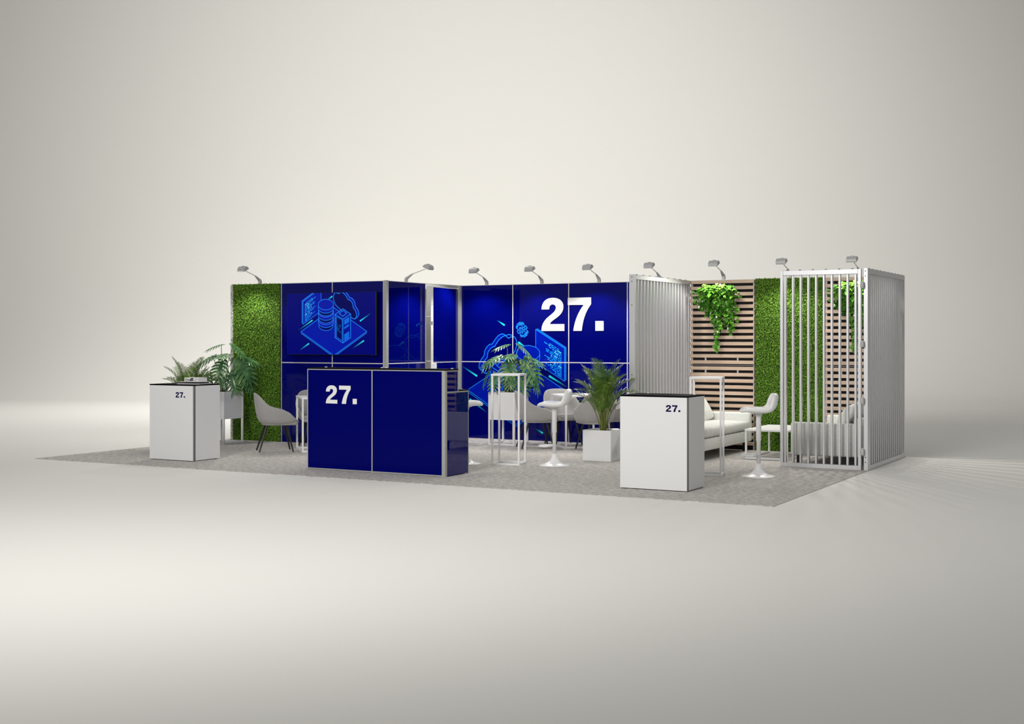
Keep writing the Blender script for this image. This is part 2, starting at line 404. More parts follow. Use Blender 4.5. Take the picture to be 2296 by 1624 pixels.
# ------------------------------------------------------------------ partition walls
H = 2.5; HS = 1.25; YC = -2.135; TH = 0.05
def panel_wall(t, spans, y, zs, m, xframe=None, prof=0.0075):
    """local X spans, front face at y looking to -Y: panels, seam frame"""
    xa, xb = spans[0][0], spans[-1][1]
    for (x0, x1) in spans:
        for (z0, z1) in zs:
            MB().box(x0+prof, x1-prof, y, y+TH*0.8, z0+(prof if z0 > 0 else 0.002), z1-prof).build('panel', m, t)
    fr = MB()
    for x in sorted(set([s[0] for s in spans] + [s[1] for s in spans])):
        fr.box(x-prof, x+prof, y-0.0025, y+TH, 0.0, H)
    for z in sorted(set([z for q in zs for z in q])):
        if z <= 0: continue
        for (x0, x1) in spans:
            if z == H: fr.box(x0+prof, x1-prof, y, y+TH, z-prof, z)
            else: fr.box(x0+prof, x1-prof, y-0.002, y+TH, z-prof, z+prof)
    fr.build('seam_frame', M['profile_light'], t)
# wall behind the television
tvw = thing('partition_wall', 'glossy navy blue partition wall carrying the large television', 'wall', (0, 0, 0))
panel_wall(tvw, [(-1.99, -1.0), (-1.0, -0.05)], YC, [(0, HS), (HS, H)], M['blue'])
MB().box(-1.985, -0.03, YC+TH, YC+TH+0.01, 0.0, H).build('white_back_board', M['white_wall'], tvw)
# side wall of the small room, with corner posts, door opening and door ajar
sd = thing('partition_wall', 'blue side wall of the small room, with a door standing ajar', 'wall', (0, 0, 0))
MB().box(-0.045, 0.006, YC-0.006, YC+0.055, 0, H+0.005).build('corner_post', M['profile'], sd)
MB().box(0.0, 0.045, -0.05, 0.0-0.003, 0, H).build('corner_post', M['profile'], sd)
pr = 0.0075
for z0, z1 in ((0.002, HS-pr), (HS+pr, H-pr)):
    MB().box(-0.04, 0.0, YC+0.057, -1.05, z0, z1).build('panel', M['blue'], sd)
fr = MB()
fr.box(-0.04, 0.002, YC+0.057, -1.05, HS-pr, HS+pr); fr.box(-0.04, 0.002, YC+0.057, -1.05, H-pr, H)
fr.build('seam_frame', M['profile_light'], sd)
MB().box(-0.045, 0.004, -1.05, -1.025, 0, H).build('door_post', M['profile'], sd)
MB().box(-0.045, 0.004, -1.025, -0.052, H-0.045, H).build('transom', M['profile'], sd)
dr = MB(); dm = Matrix.Translation((0.004, -0.058, 0)) @ Matrix.Rotation(0.125, 4, 'Z')
dr.box(-0.042, -0.001, -0.955, 0, 0.01, H-0.06, dm)
dob = dr.build('door', M['white_wall'], sd, bevel=0.002)
for z0, z1 in ((0.012, HS-pr), (HS+pr, H-0.062)):
    MB().box(-0.001, 0.0015, -0.952, -0.003, z0, z1, dm).build('door_panel', M['blue'], dob)
MB().box(-0.03, 0.06, -0.985, -0.953, 0.98, 1.245, dm).build('door_handle', M['white_metal'], dob, bevel=0.004)
lk = MB(); lk.box(-0.032, -0.014, -0.9565, -0.9545, 1.84, 1.90, dm)
for z in (2.16, 1.53): lk.box(-0.026, -0.018, -0.9565, -0.9545, z, z+0.012, dm)
lk.build('lock', M['bolt'], dob)
# rear and left walls of the small room (white inside)
rw = thing('partition_wall', 'plain white rear wall of the small room, seen past the open door', 'wall', (0, 0, 0))
for x0, x1 in ((-2.94, -2.0), (-2.0, -1.0), (-1.0, -0.06)):
    for z0, z1 in ((0, HS), (HS, 2.0), (2.0, H)):
        MB().box(x0+0.003, x1-0.003, 0.0, 0.04, z0+0.003, z1-0.003).build('panel', M['white_wall'], rw)
lw = thing('partition_wall', 'thin pale end wall at the left edge of the green wall', 'wall', (0, 0, 0))
MB().box(-3.0, -2.96, YC+0.0, -0.0, 0, H).build('panel', M['white_wall'], lw)
MB().box(-3.004, -2.955, YC-0.035, YC-0.002, 0, H-0.01).build('edge_profile', M['profile_light'], lw)
# main back wall
bw = thing('partition_wall', 'long navy back wall with big white numerals and line artwork', 'wall', (0, 0, 0))
panel_wall(bw, [(0.02, 1.0), (1.0, 2.0), (2.0, 3.0), (3.0, 3.95)], 0.0, [(0, HS), (HS, H)], M['blue'])
MB().box(0.02, 3.95, TH, TH+0.01, 0.0, H).build('white_back_board', M['white_wall'], bw)
lettering(1.521, 2.604, 1.748, 2.272, -0.003, 0.006, M['letter_white'], bw)
WX, WZ = ART['wanc']; WS = 1.47
A = Art(lambda a, b_, d: (WX - WS*a, -0.0004 - d, WZ + WS*b_), None, 0.00002)
draw_art(A, True)
# mirrored mapping flips winding: orient towards the viewer
A.mb.f = [tuple(reversed(f)) for f in A.mb.f]; A.mb.c = [tuple(reversed(c_)) if isinstance(c_[0], (tuple, list)) else c_ for c_ in A.mb.c]
A.mb.build('printed_artwork', M['print'], bw, colattr=True)

# ------------------------------------------------------------------ television
tv = thing('television', 'large wall mounted television showing blue line art of servers and cloud', 'television', (-0.972, YC, 1.855))
TW, THh, TY = 0.843, 0.4795, -0.08
MB().box(-TW, TW, TY, -0.03, -THh, THh).build('housing', M['housing'], tv, bevel=0.006)
MB().box(-0.35, 0.35, -0.03, -0.002, -0.25, 0.25).build('wall_bracket', M['bolt'], tv)
scr = MB().box(-TW+0.007, TW-0.007, TY-0.0015, TY+0.002, -THh+0.007, THh-0.004).build('screen', M['screen_bg'], tv)
ax, az = ART['anc'][0]+0.972, ART['anc'][1]-1.855
A = Art(lambda a, b_, d: (a+ax, TY-0.0022-d, b_+az), (-TW+0.008-ax, TW-0.008-ax, -THh+0.008-az, THh-0.005-az), 0.0001)
draw_art(A, False)
A.mb.build('screen_picture', M['screen_art'], scr, colattr=True)

# ------------------------------------------------------------------ boxwood walls
def moss_panel(w, h):
    mb = MB(); rnd = random.Random(11); st = 0.0118
    nx = int(w/st); nz = int(h/st)
    for i in range(nx):
        for j in range(nz):
            x = (i+.5+rnd.uniform(-.5, .5))*w/nx; z = (j+.5+rnd.uniform(-.5, .5))*h/nz
            L = rnd.uniform(.0095, .0150); W_ = L*rnd.uniform(.5, .7)
            a = rnd.uniform(0, 2*PI); tilt = rnd.uniform(-.1, 1.0)
            d = Vector((math.cos(a)*math.cos(tilt), -math.sin(tilt), math.sin(a)*math.cos(tilt)))
            s_ = d.cross(Vector((rnd.uniform(-.5, .5), -1, rnd.uniform(-.5, .5)))).normalized()
            nrm = s_.cross(d)
            if nrm.y > 0: nrm = -nrm
            p = Vector((x, -0.012-rnd.uniform(0, .028), z))
            mb.add([p-d*L, p+s_*W_+nrm*.003, p+d*L, p-s_*W_+nrm*.003], [(0, 1, 2), (0, 2, 3)])
    return mb
mossA = thing('moss_wall', 'leafy green boxwood wall panel left of the television', 'green wall', (-2.985, YC, 0), 0, 'green leaf wall panels')
MB().box(0.0, 0.985, -0.012, 0.04, 0, H-0.005).build('backing_board', M['moss_back'], mossA)
moss_panel(0.985, H).build('leaves', M['moss'], mossA)
mossB = dup(mossA, 'leafy green boxwood wall panel between the two wooden slat walls', (5.03, 0.0, 0), 0)

# ------------------------------------------------------------------ wooden slat walls
def slat_wall(x):
    t = thing('slat_wall', '', 'slatted wall', (x, 0, 0), 0, 'wooden slat wall panels')
    W = 0.99
    MB().box(0, W, 0.03, 0.05, 0, H-0.01).build('backing_board', M['black_board'], t)
    mb = MB(); z = H-0.035; p = 0.0912
    while z > 0.03:
        mb.box(0.0, W, -0.022, -0.002, z-0.0255, z+0.0255); z -= p
    mb.build('slats', M['wood'], t, bevel=0.002, seg=1)
    u = MB()
    for xx in (0.03, W-0.012): u.box(xx-0.009, xx+0.009, -0.002, 0.03, 0.0, H-0.012)
    u.build('upright', M['profile_light'], t)
    MB().box(0, W, -0.004, 0.028, 1.226, 1.242).build('cross_rail', M['dark_profile'], t)
    s_ = MB()
    for zz in (1.325, 1.143):
        for xx in (0.24, 0.735): s_.box(xx-0.011, xx+0.011, -0.004, 0.03, zz-0.02, zz+0.02)
    s_.build('spacer', M['profile_light'], t)
    return t
swA = slat_wall(4.022); swA['label'] = 'wooden slat wall on black backing behind the sofa beside the bar table'
swB = dup(swA, 'wooden slat wall on black backing seen through the bars of the front screen', (6.034, 0, 0), 0)

# ------------------------------------------------------------------ lattice screens
def lattice(name, label, loc, rz, L, xs, bw_, bd, post=None, zt=2.49, boltstep=0.2):
    """runs along local +X, thickness along local Y (0..0.06), front at y=0"""
    t = thing(name, label, 'screen', loc, rz, None)
    fr = MB(); T = 0.06
    fr.box(0, 0.038, 0, T, 0.0, zt); fr.box(L-0.038, L, 0, T, 0.0, zt)
    fr.box(0.038, L-0.038, 0, T, zt-0.062, zt); fr.box(0.038, L-0.038, 0, T, 0.0, 0.055)
    fr.build('frame', M['lattice'], t, bevel=0.003, seg=1)
    for x in xs:
        MB().box(x-bw_/2, x+bw_/2, 0.008, 0.008+bd, 0.055, zt-0.062).build('bar', M['lattice'], t, bevel=0.004, seg=1)
    x = boltstep*0.5
    while x < L:
        MB().lathe([(0.016, zt), (0.016, zt+0.006), (0.010, zt+0.009)], x, T/2, 10).build('bolt', M['bolt'], t); x += boltstep
    return t
# fin between the meeting area and the lounge (face towards +X)
fin = lattice('lattice_screen', 'white lattice screen of close vertical bars dividing blue wall from lounge', (4.045, -2.135, 0), PI/2, 2.07, [0.13+0.1145*i for i in range(17)], 0.038, 0.044, boltstep=0.23)
MB().box(-0.008, 0.0, 0.0, 0.085, 0, 2.495).build('end_plate', M['lattice'], fin)
for z in (2.40, 2.46, 2.08, 1.14, 0.6, 0.12):
    MB().prism([(0.045+0.007*math.cos(2*PI*k/10), z+0.007*math.sin(2*PI*k/10)) for k in range(10)], lambda a, b_, d: (d, a, b_), -0.008, -0.0105).build('screw', M['bolt'], fin)
# front screen
fsn = lattice('lattice_screen', 'open white front screen of widely spaced vertical bars before the lounge', (6.04, -2.135, 0), 0, 1.02, [0.062+0.0985*i for i in range(10)], 0.026, 0.05, boltstep=0.165)
for z in (2.30, 1.57, 0.87, 0.24):
    cl = MB(); cl.box(1.02, 1.052, 0.0, 0.05, z-0.045, z+0.035)
    cl.lathe([(0.022, z-0.05), (0.026, z-0.02), (0.02, z+0.03)], 1.043, -0.034, 12)
    cl.build('clamp', M['lamp_grey'], fsn, bevel=0.003, seg=1)
# right end screen, (face towards +X, seen from outside)
rt = lattice('lattice_screen', 'white lattice screen of close vertical bars at the far right end', (7.143, -2.06, 0), PI/2, 2.06, [0.09+0.115*i for i in range(17)], 0.04, 0.044, zt=2.495, boltstep=0.21)
pst = MB().box(-0.07, -0.002, 0.0, 0.052, 0, 2.5).build('corner_post', M['lattice'], rt, bevel=0.003, seg=1)
for z in (2.40, 2.46, 0.1, 0.16):
    MB().prism([(0.03+0.007*math.cos(2*PI*k/10), z+0.007*math.sin(2*PI*k/10)) for k in range(10)], lambda a, b_, d: (d, a, b_), -0.070, -0.0725).build('screw', M['bolt'], pst)

# ------------------------------------------------------------------ counters
def counter(label, x0, x1, lx0, lx1, lz0, lz1):
    w = x1-x0; t = thing('counter', label, 'counter', (x0, -5.31, 0), 0, 'white box counters')
    dpt = 0.535; hh = 1.0
    MB().box(0, w, 0, 0.018, 0.008, hh).build('front_panel', M['white'], t, bevel=0.002, seg=1)
    MB().box(w-0.02, w, 0.062, dpt, 0.008, hh).build('side_panel', M['white'], t, bevel=0.002, seg=1)
    MB().box(0, 0.02, 0.062, dpt, 0.008, hh).build('side_panel', M['white'], t, bevel=0.002, seg=1)
    MB().box(0.02, w-0.02, dpt-0.018, dpt, 0.008, hh).build('back_panel', M['white'], t, bevel=0.002, seg=1)
    for xx in (0.002, w-0.042): MB().box(xx, xx+0.04, 0.018, 0.062, 0.004, hh).build('corner_post', M['dark_profile'], t)
    MB().box(0.03, w-0.03, 0.03, dpt-0.03, 0.0, 0.01).build('plinth', M['black_board'], t)
    MB().box(0.0, w, 0.0, dpt, hh, hh+0.016).build('worktop', M['black'], t)
    for xx, yy in ((0.12, dpt-0.03), (w-0.07, dpt-0.12)):
        MB().lathe([(0.014, hh+0.016), (0.014, hh+0.024)], xx, yy, 12).build('cover_cap', M['white_plastic'], t)
    lettering(lx0-x0, lx1-x0, lz0, lz1, 0.0, 0.0015, M['letter_blue'], t)
    return t
counter('white box counter with black top and a stack of books at far left', -1.6855, -0.9205, -1.217, -1.052, 0.842, 0.915)
counter('white box counter with black top standing nearest, right of the palm', 5.228, 5.997, 5.76, 5.924, 0.846, 0.918)
# reception desk
dk = thing('reception_desk', 'large glossy navy reception desk with white numerals and stepped black top', 'desk', (0.9757, -5.31, 0))
W = 2.018
MB().box(0.012, 0.972, 0, 0.018, 0.02, 1.238).build('front_panel', M['blue_satin'], dk)
MB().box(0.988, W-0.045, 0, 0.018, 0.02, 1.238).build('front_panel', M['blue_satin'], dk)
f = MB(); f.box(0, 0.012, -0.001, 0.05, 0, 1.25); f.box(0.972, 0.988, -0.001, 0.03, 0, 1.25); f.box(0.012, 0.972, -0.001, 0.04, 1.238, 1.25); f.box(0.988, W-0.045, -0.001, 0.04, 1.238, 1.25)
f.box(0.012, 0.972, 0.001, 0.03, 0.004, 0.02); f.box(0.988, W-0.045, 0.001, 0.03, 0.004, 0.02)
f.build('frame', M['profile'], dk)
MB().box(W-0.045, W+0.001, -0.001, 0.045, 0, 1.25).build('corner_post', M['profile'], dk)
MB().box(W-0.02, W, 0.047, 0.285, 1.0, 1.238).build('side_panel', M['blue_side'], dk)
MB().box(W-0.02, W, 0.047, 0.53, 0.01, 0.985).build('side_panel', M['blue_side'], dk)
MB().box(0.0, 0.02, 0.05, 0.53, 0.01, 0.985).build('side_panel', M['blue'], dk)
f = MB(); f.box(W-0.02, W+0.001, 0.285, 0.302, 1.0, 1.25); f.box(W-0.02, W+0.001, 0.047, 0.285, 1.238, 1.25)
f.box(W-0.02, W+0.001, 0.047, 0.53, 0.985, 1.0); f.box(W-0.02, W+0.001, 0.53, 0.542, 0.0, 1.0)
f.build('frame', M['profile'], dk)
MB().box(0.02, W-0.02, 0.285, 0.30, 1.012, 1.25).build('inner_panel', M['white'], dk)
MB().box(0.02, W-0.02, 0.51, 0.53, 0.01, 0.985).build('back_panel', M['white'], dk)
MB().box(0, W, 0, 0.302, 1.25, 1.266).build('raised_worktop', M['black'], dk)
MB().box(0.0, W, 0.303, 0.542, 1.0, 1.014).build('worktop', M['black'], dk)
for xx, yy, zz in ((0.14, .2, 1.266), (0.97, .23, 1.266), (1.03, .23, 1.266), (1.97, .24, 1.266), (1.97, .45, 1.014)):
    MB().lathe([(0.016, zz), (0.016, zz+0.009)], xx, yy, 12).build('cover_cap', M['white_plastic'], dk)
lettering(1.264-0.9757, 1.731-0.9757, 0.826, 1.05, 0.0, 0.003, M['letter_white'], dk)

# books and magazines on the left counter
zt = 1.016
bt = thing('magazine', 'thin grey magazine at the bottom of the stack on the left counter', 'magazine', (-1.13, -5.06, zt), 0.10, 'reading stack on the counter')
MB().box(-0.18, 0.18, -0.12, 0.12, 0, 0.010).build('pages', M['paper'], bt); MB().box(-0.183, 0.183, -0.123, 0.123, 0.010, 0.013).build('cover', M['profile'], bt)
bt = thing('magazine', 'thin charcoal magazine with white spine under the white book', 'magazine', (-1.14, -5.05, zt+0.0132), -0.05, 'reading stack on the counter')
MB().box(-0.18, 0.16, -0.12, 0.12, 0, 0.014).build('pages', M['cover_dark'], bt); MB().box(-0.185, -0.08, -0.123, 0.123, 0.0145, 0.0175).build('cover', M['cover_white'], bt)
bt = thing('book', 'thick white book with dark spine printing on top of the stack', 'book', (-1.10, -5.05, zt+0.0311), 0.03, 'reading stack on the counter')
MB().box(-0.118, 0.118, -0.08, 0.085, 0.006, 0.051).build('pages', M['paper'], bt)
cv = MB(); cv.box(-0.122, 0.135, -0.09, 0.09, 0, 0.006); cv.box(-0.122, 0.118, -0.09, 0.09, 0.051, 0.056); cv.box(-0.122, 0.118, -0.09, -0.082, 0.006, 0.051)
cv.build('cover', M['cover_white'], bt)
def strokes(o, pts, wd, m, nm):
    mb = MB()
    for a, b_ in pts:
        a = Vector((a[0], 0, a[1])); b_ = Vector((b_[0], 0, b_[1])); t = (b_-a).normalized(); n_ = Vector((-t.z, 0, t.x))*wd/2
        vs = [a-n_-t*wd/2, b_-n_+t*wd/2, b_+n_+t*wd/2, a+n_-t*wd/2]
        mb.add([(v.x, -0.0906, v.z) for v in vs], [(0, 1, 2, 3)])
    return mb.build(nm, m, o)
xs = -0.106
let = []
let += [((xs, .018), (xs, .04)), ((xs, .018), (xs+.014, .018)), ((xs, .029), (xs+.011, .029)), ((xs, .04), (xs+.014, .04))]
let += [((xs+.022, .018), (xs+.022, .033)), ((xs+.022, .033), (xs+.033, .033)), ((xs+.033, .033), (xs+.033, .018)), ((xs+.022, .018), (xs+.033, .018))]
let += [((xs+.041, .018), (xs+.041, .033)), ((xs+.041, .033), (xs+.05, .032)), ((xs+.05, .032), (xs+.05, .018))]
let += [((xs+.058, .018), (xs+.058, .033)), ((xs+.058, .025), (xs+.069, .025)), ((xs+.069, .025), (xs+.069, .033)), ((xs+.058, .033), (xs+.069, .033)), ((xs+.058, .018), (xs+.069, .018))]
strokes(bt, let, 0.0042, M['ink'], 'spine_lettering')
blk = MB(); blk.add([(-0.03, -0.0906, .014), (0.032, -0.0906, .014), (0.032, -0.0906, .052), (-0.005, -0.0906, .052), (-0.008, -0.0906, .04), (-0.026, -0.0906, .036)], [tuple(range(6))])
blk.build('spine_picture', M['ink'], bt)
ov = MB(); ov.add([(0.012+.016*math.cos(2*PI*k/16), -0.0909, .030+.006*math.sin(2*PI*k/16)) for k in range(16)], [tuple(range(16))]); ov.build('spine_picture', M['ink_grey'], bt)
strokes(bt, [((.055, .018), (.072, .020)), ((.072, .020), (.074, .032)), ((.074, .032), (.085, .042)), ((.09, .03), (.098, .04)), ((.098, .04), (.104, .036))], 0.005, M['ink_grey'], 'spine_scribble')

# ------------------------------------------------------------------ tables
def box_frame(w, d, h, r, top=True, z0=0.0):
    mb = MB()
    for sx in (0, 1):
        for sy in (0, 1):
            x = sx*(w-r) - w/2; y = sy*(d-r) - d/2
            mb.box(x, x+r, y, y+r, z0, h)
    for zz in ((z0, z0+r), (h-r, h)) if top else ((z0, z0+r),):
        for y in (-d/2, d/2-r): mb.box(-w/2+r, w/2-r, y, y+r, *zz)
        for x in (-w/2, w/2-r): mb.box(x, x+r, -d/2+r, d/2-r, *zz)
    return mb
def legs(t, w, d, h, r, m):
    for sx in (0, 1):
        for sy in (0, 1):
            x = sx*(w-r) - w/2; y = sy*(d-r) - d/2
            MB().box(x, x+r, y, y+r, 0, h).build('leg', m, t)
    b_ = MB()
    for y in (-d/2, d/2-r): b_.box(-w/2+r, w/2-r, y, y+r, 0, r)
    for x in (-w/2, w/2-r): b_.box(x, x+r, -d/2+r, d/2-r, 0, r)
    b_.build('base_rail', m, t)
def table(name, label, cat, loc, rz, w, d, h, r, tt, group=None, mtop='white_metal'):
    t = thing(name, label, cat, loc, rz, group)
    legs(t, w, d, h-tt, r, M['white_metal'])
    MB().box(-w/2-0.004, w/2+0.004, -d/2-0.004, d/2+0.004, h-tt, h).build('tabletop', M[mtop], t, bevel=0.002, seg=1)
    return t
ba = table('bar_table', 'tall slim white bar table with open frame in front of the planter', 'table', (2.872, -3.535, 0), math.radians(14), 0.375, 0.36, 1.172, 0.023, 0.024, 'tall white bar tables')
bb = dup(ba, 'tall slim white bar table with open frame before the slat wall', (5.585, -3.56, 0), math.radians(14))
ma = table('meeting_table', 'white square meeting table largely hidden behind the reception desk', 'table', (-0.513, -3.015, 0), PI/4, 0.70, 0.70, 0.785, 0.025, 0.026, 'white square meeting tables')
mbt = dup(ma, 'white square meeting table with grey chairs before the navy back wall', (2.485, -0.60, 0), PI/4)
cf = table('coffee_table', 'low white coffee table with open frame between the two sofas', 'coffee table', (5.60, -0.79, 0), 0, 0.59, 1.05, 0.40, 0.024, 0.026)

# ------------------------------------------------------------------ upholstered chairs
def make_chair(label, loc, rz):
    t = thing('armchair', label, 'chair', loc, rz, 'grey upholstered chairs around the meeting tables')
    half = [((.335, .205, .41), (.195, .285, .575)), ((.20, .232, .385), (.09, .295, .60)), ((.05, .24, .38), (-.03, .30, .628)), ((-.08, .235, .38), (-.125, .292, .675)),
            ((-.16, .21, .385), (-.205, .262, .765)), ((-.205, .15, .39), (-.268, .20, .828)), ((-.225, .07, .39), (-.298, .10, .842)), ((-.23, 0, .39), (-.303, 0, .845))]
    cols = [(Vector(b_), Vector(a)) for b_, a in half] + [(Vector((b_[0], -b_[1], b_[2])), Vector((a[0], -a[1], a[2]))) for b_, a in half[:-1][::-1]]
    mb = MB(); vs = []; n = 7
    N = len(cols)
    for i, (bo, to) in enumerate(cols):
        # inward direction in plan
        p = cols[max(i-1, 0)][0]; q = cols[min(i+1, N-1)][0]
        tg = (q-p); inn = Vector((tg.y, -tg.x, 0))
        if inn.dot(Vector((0.05, 0, 0)) - Vector((bo.x, bo.y, 0))) < 0: inn = -inn
        inn.normalize(); th = 0.038
        mid = bo*0.55 + to*0.45 - inn*0.012
        ib = Vector((bo.x, bo.y, bo.z+0.06)) + inn*th
        it = to + inn*th*0.85 - Vector((0, 0, .004)); im = mid + inn*(th+.012)
        rim = (to+it)/2 + Vector((0, 0, .010))
        vs += [bo, mid, to, rim, it, im, ib]
    fs = []
    for i in range(N-1):
        for k in range(n-1): fs.append((i*n+k, (i+1)*n+k, (i+1)*n+k+1, i*n+k+1))
    fs.append(tuple(range(n))); fs.append(tuple((N-1)*n+k for k in range(n))[::-1])
    # underside
    c0 = len(vs); vs.append(Vector((0.03, 0, .372)))
    for i in range(N-1): fs.append((c0, (i+1)*n, i*n))
    fs.append((c0, 0, (N-1)*n))
    mb.add(vs, fs); mb.build('shell', M['fabric_grey'], t, smooth=True, sub=2)
    # seat cushion
    pl = [(.312, .175), (.285, .20), (.12, .215), (-.05, .21), (-.13, .17), (-.18, .08), (-.18, -.08), (-.13, -.17), (-.05, -.21), (.12, -.215), (.285, -.20), (.312, -.175)]
    MB().prism(pl, lambda a, b_, d: (a, b_, d), .382, .462).build('seat_cushion', M['fabric_grey'], t, smooth=True, bevel=0.022, seg=3)
    for (x, y, fx, fy) in ((.16, .13, .245, .215), (.16, -.13, .245, -.215), (-.12, .13, -.235, .215), (-.12, -.13, -.235, -.215)):
        MB().tube([(x, y, .385), (fx, fy, 0.005)], [.017, .011], 10).build('leg', M['black_leg'], t, smooth=False)
    return t
F45 = PI/4
ch = make_chair('grey upholstered chair in profile beside the green wall, right of a planter', (-0.995, -3.53, 0), F45)
for label, loc, rz in (
    ('grey upholstered chair half hidden by the left side of the reception desk', (-1.0, -2.56, 0), -F45),
    ('grey upholstered chair seen from behind, right of the central leafy planter', (2.02, -1.19, 0), F45-0.1),
    ('grey upholstered chair facing outwards behind the nearer white bar stool', (2.12, -0.43, 0), -F45+0.05),
    ('grey upholstered chair seen from behind, directly behind the potted palm', (2.97, -1.10, 0), PI-F45),
    ('grey upholstered chair mostly hidden between palm and right white counter', (3.02, -0.36, 0), PI+F45)):
    dup(ch, label, loc, rz)

# ------------------------------------------------------------------ bar stools
def make_stool(label, loc, rz):
    t = thing('bar_stool', label, 'stool', loc, rz, 'white bar stools')
    T = [(.222, .768), (.19, .803), (.12, .825), (.02, .818), (-.07, .812), (-.125, .832), (-.155, .885), (-.178, .945), (-.200, .992)]
    B = [(.215, .752), (.17, .764), (.10, .756), (.02, .750), (-.08, .750), (-.168, .772), (-.212, .835), (-.228, .910), (-.238, .980)]
    HWD = [.115, .168, .195, .20, .20, .198, .192, .178, .135]
    mb = MB(); vs = []; K = 7; n = K + 5
    for (tx, tz), (bx, bz), hw in zip(T, B, HWD):
        wing = max(0.0, min(1.0, (-tx-.10)/.05))
        for k in range(K):                       # upper (inner) side
            u = -1+2*k/(K-1); e = abs(u)**3
            vs.append((tx + .045*e*wing, u*hw, tz + .004*e))
        for k in range(5):                       # under (outer) side
            u = .92-1.84*k/4; e = abs(u)**3
            vs.append((bx + .055*e*wing, u*hw, bz))
    fs = []
    for i in range(len(T)-1):
        for k in range(n): fs.append((i*n+k, i*n+(k+1) % n, (i+1)*n+(k+1) % n, (i+1)*n+k))
    fs.append(tuple(range(n))[::-1]); m0 = (len(T)-1)*n; fs.append(tuple(range(m0, m0+n)))
    mb.add(vs, fs)
    mb.build('seat_shell', M['white_plastic'], t, smooth=True, sub=2)
    MB().lathe([(.05, .742), (.052, .748), (.075, .752), (.075, .765)], 0.02, 0, 24).build('seat_mount', M['white_plastic'], t, smooth=False)
    MB().lathe([(.0245, .16), (.0245, .42), (.031, .425), (.031, .70), (.05, .752)], 0.0, 0, 24).build('column', M['white_metal'], t, smooth=True)
    MB().lathe([(.205, 0.0), (.206, .006), (.175, .014), (.12, .026), (.08, .046), (.055, .075), (.039, .112), (.030, .155)], 0, 0, 40).build('base', M['white_plastic'], t, smooth=True)
    pts = [(.02, .05, .255)] + [(.10+.10*math.sin(a), .115*math.cos(a), .25) for a in [PI*i/12 for i in range(13)]] + [(.02, -.05, .255)]
    MB().tube(pts, .011, 8).build('footrest', M['white_metal'], t, smooth=True)
    return t
st = make_stool('white bar stool in the middle, before the meeting table', (3.476, -3.424, 0), PI+0.35)
dup(st, 'white bar stool at right, between bar table and front screen', (6.179, -3.442, 0), PI+0.45)
dup(st, 'white bar stool largely hidden behind the reception desk', (2.385, -3.80, 0), 0.45)

# ------------------------------------------------------------------ sofas
def make_sofa(label, loc, rz):
    """local: length along X (-0.93..0.93), back at +Y, front at -Y"""
    t = thing('sofa', label, 'sofa', loc, rz, 'pale two seat sofas')
    L = 0.93; Dp = 0.45
    MB().box(-L+.11, L-.11, -Dp+.012, Dp-.12, .14, .298).build('seat_base', M['fabric_sofa'], t, bevel=.012, seg=2, smooth=True)
    for s_ in (-1, 1):
        x0, x1 = sorted((s_*L, s_*(L-.11)))
        MB().box(x0, x1, -Dp, Dp, .14, .56).build('armrest', M['fabric_sofa'], t, bevel=.025, seg=3, smooth=True)
    MB().box(-L+.11, L-.11, Dp-.13, Dp, .14, .62).build('backrest', M['fabric_sofa'], t, bevel=.025, seg=3, smooth=True)
    # tufted seat cushion: one long cushion with soft vertical folds
    def cushion(x0, x1, y0, y1, z0, z1, nm, lean=0.0, folds=0, puff=.025, tuft=()):
        nx, ny, nz = 48, 8, 5; mb = MB(); idx = {}; vs = []; fs = []
        def P(i, j, k):
            key = (i, j, k)
            if key in idx: return idx[key]
            u, v, w = i/nx, j/ny, k/nz
            pu = math.sin(PI*u)**.35; pv = math.sin(PI*v)**.35; pw = math.sin(PI*w)**.35
            x = x0+(x1-x0)*u; y = y0+(y1-y0)*v; z = z0+(z1-z0)*w
            x += (u-.5)*2*puff*.5*(pv*pw-1); y += (v-.5)*2*puff*(pu*pw-1); z += (w-.5)*2*puff*1.5*(pu*pv-1)
            if folds and v < .2: y += .010*math.sin(u*folds*2*PI)
            for (tu, tw) in tuft:
                dd = ((u-tu)*(x1-x0))**2 + ((w-tw)*(z1-z0))**2
                if v < .5: y += .035*math.exp(-dd/.003)
            y += lean*(z-z0)
            idx[key] = len(vs); vs.append((x, y, z)); return idx[key]
        for i in range(nx):
            for j in range(ny):
                for k in (0, nz):
                    q = (P(i, j, k), P(i+1, j, k), P(i+1, j+1, k), P(i, j+1, k)); fs.append(q if k else q[::-1])
        for i in range(nx):
            for k in range(nz):
                for j in (0, ny):
                    q = (P(i, j, k), P(i+1, j, k), P(i+1, j, k+1), P(i, j, k+1)); fs.append(q if j == 0 else q[::-1])
        for j in range(ny):
            for k in range(nz):
                for i in (0, nx):
                    q = (P(i, j, k), P(i, j+1, k), P(i, j+1, k+1), P(i, j, k+1)); fs.append(q if i else q[::-1])
        return mb.add(vs, fs).build(nm, M['fabric_sofa'], t, smooth=True)
    cushion(-L+.115, L-.115, -Dp-.0, Dp-.16, .292, .455, 'seat_cushion', folds=12, puff=.014)
    for s_ in (-1, 1):
        x0, x1 = sorted((s_*.005, s_*(L-.115)))
        cushion(x0, x1, Dp-.45, Dp-.24, .44, .81, 'back_cushion', lean=.56, puff=.04, tuft=((.25, .6), (.75, .6)))
    for sx in (-1, 1):
        for sy in (-1, 1):
            x = sx*(L-.07); y = sy*(Dp-.09)
            MB().box(x-.022, x+.022, y-.022, y+.022, 0, .142).build('leg', M['black_leg'], t)
    return t
so = make_sofa('pale two seat sofa against the lattice screen, behind the right white counter', (4.56, -1.15, 0), PI/2)
so2 = dup(so, 'pale two seat sofa behind the bars of the front screen', (6.58, -1.06, 0), -PI/2)
so.scale = (1.13, 1, 1)

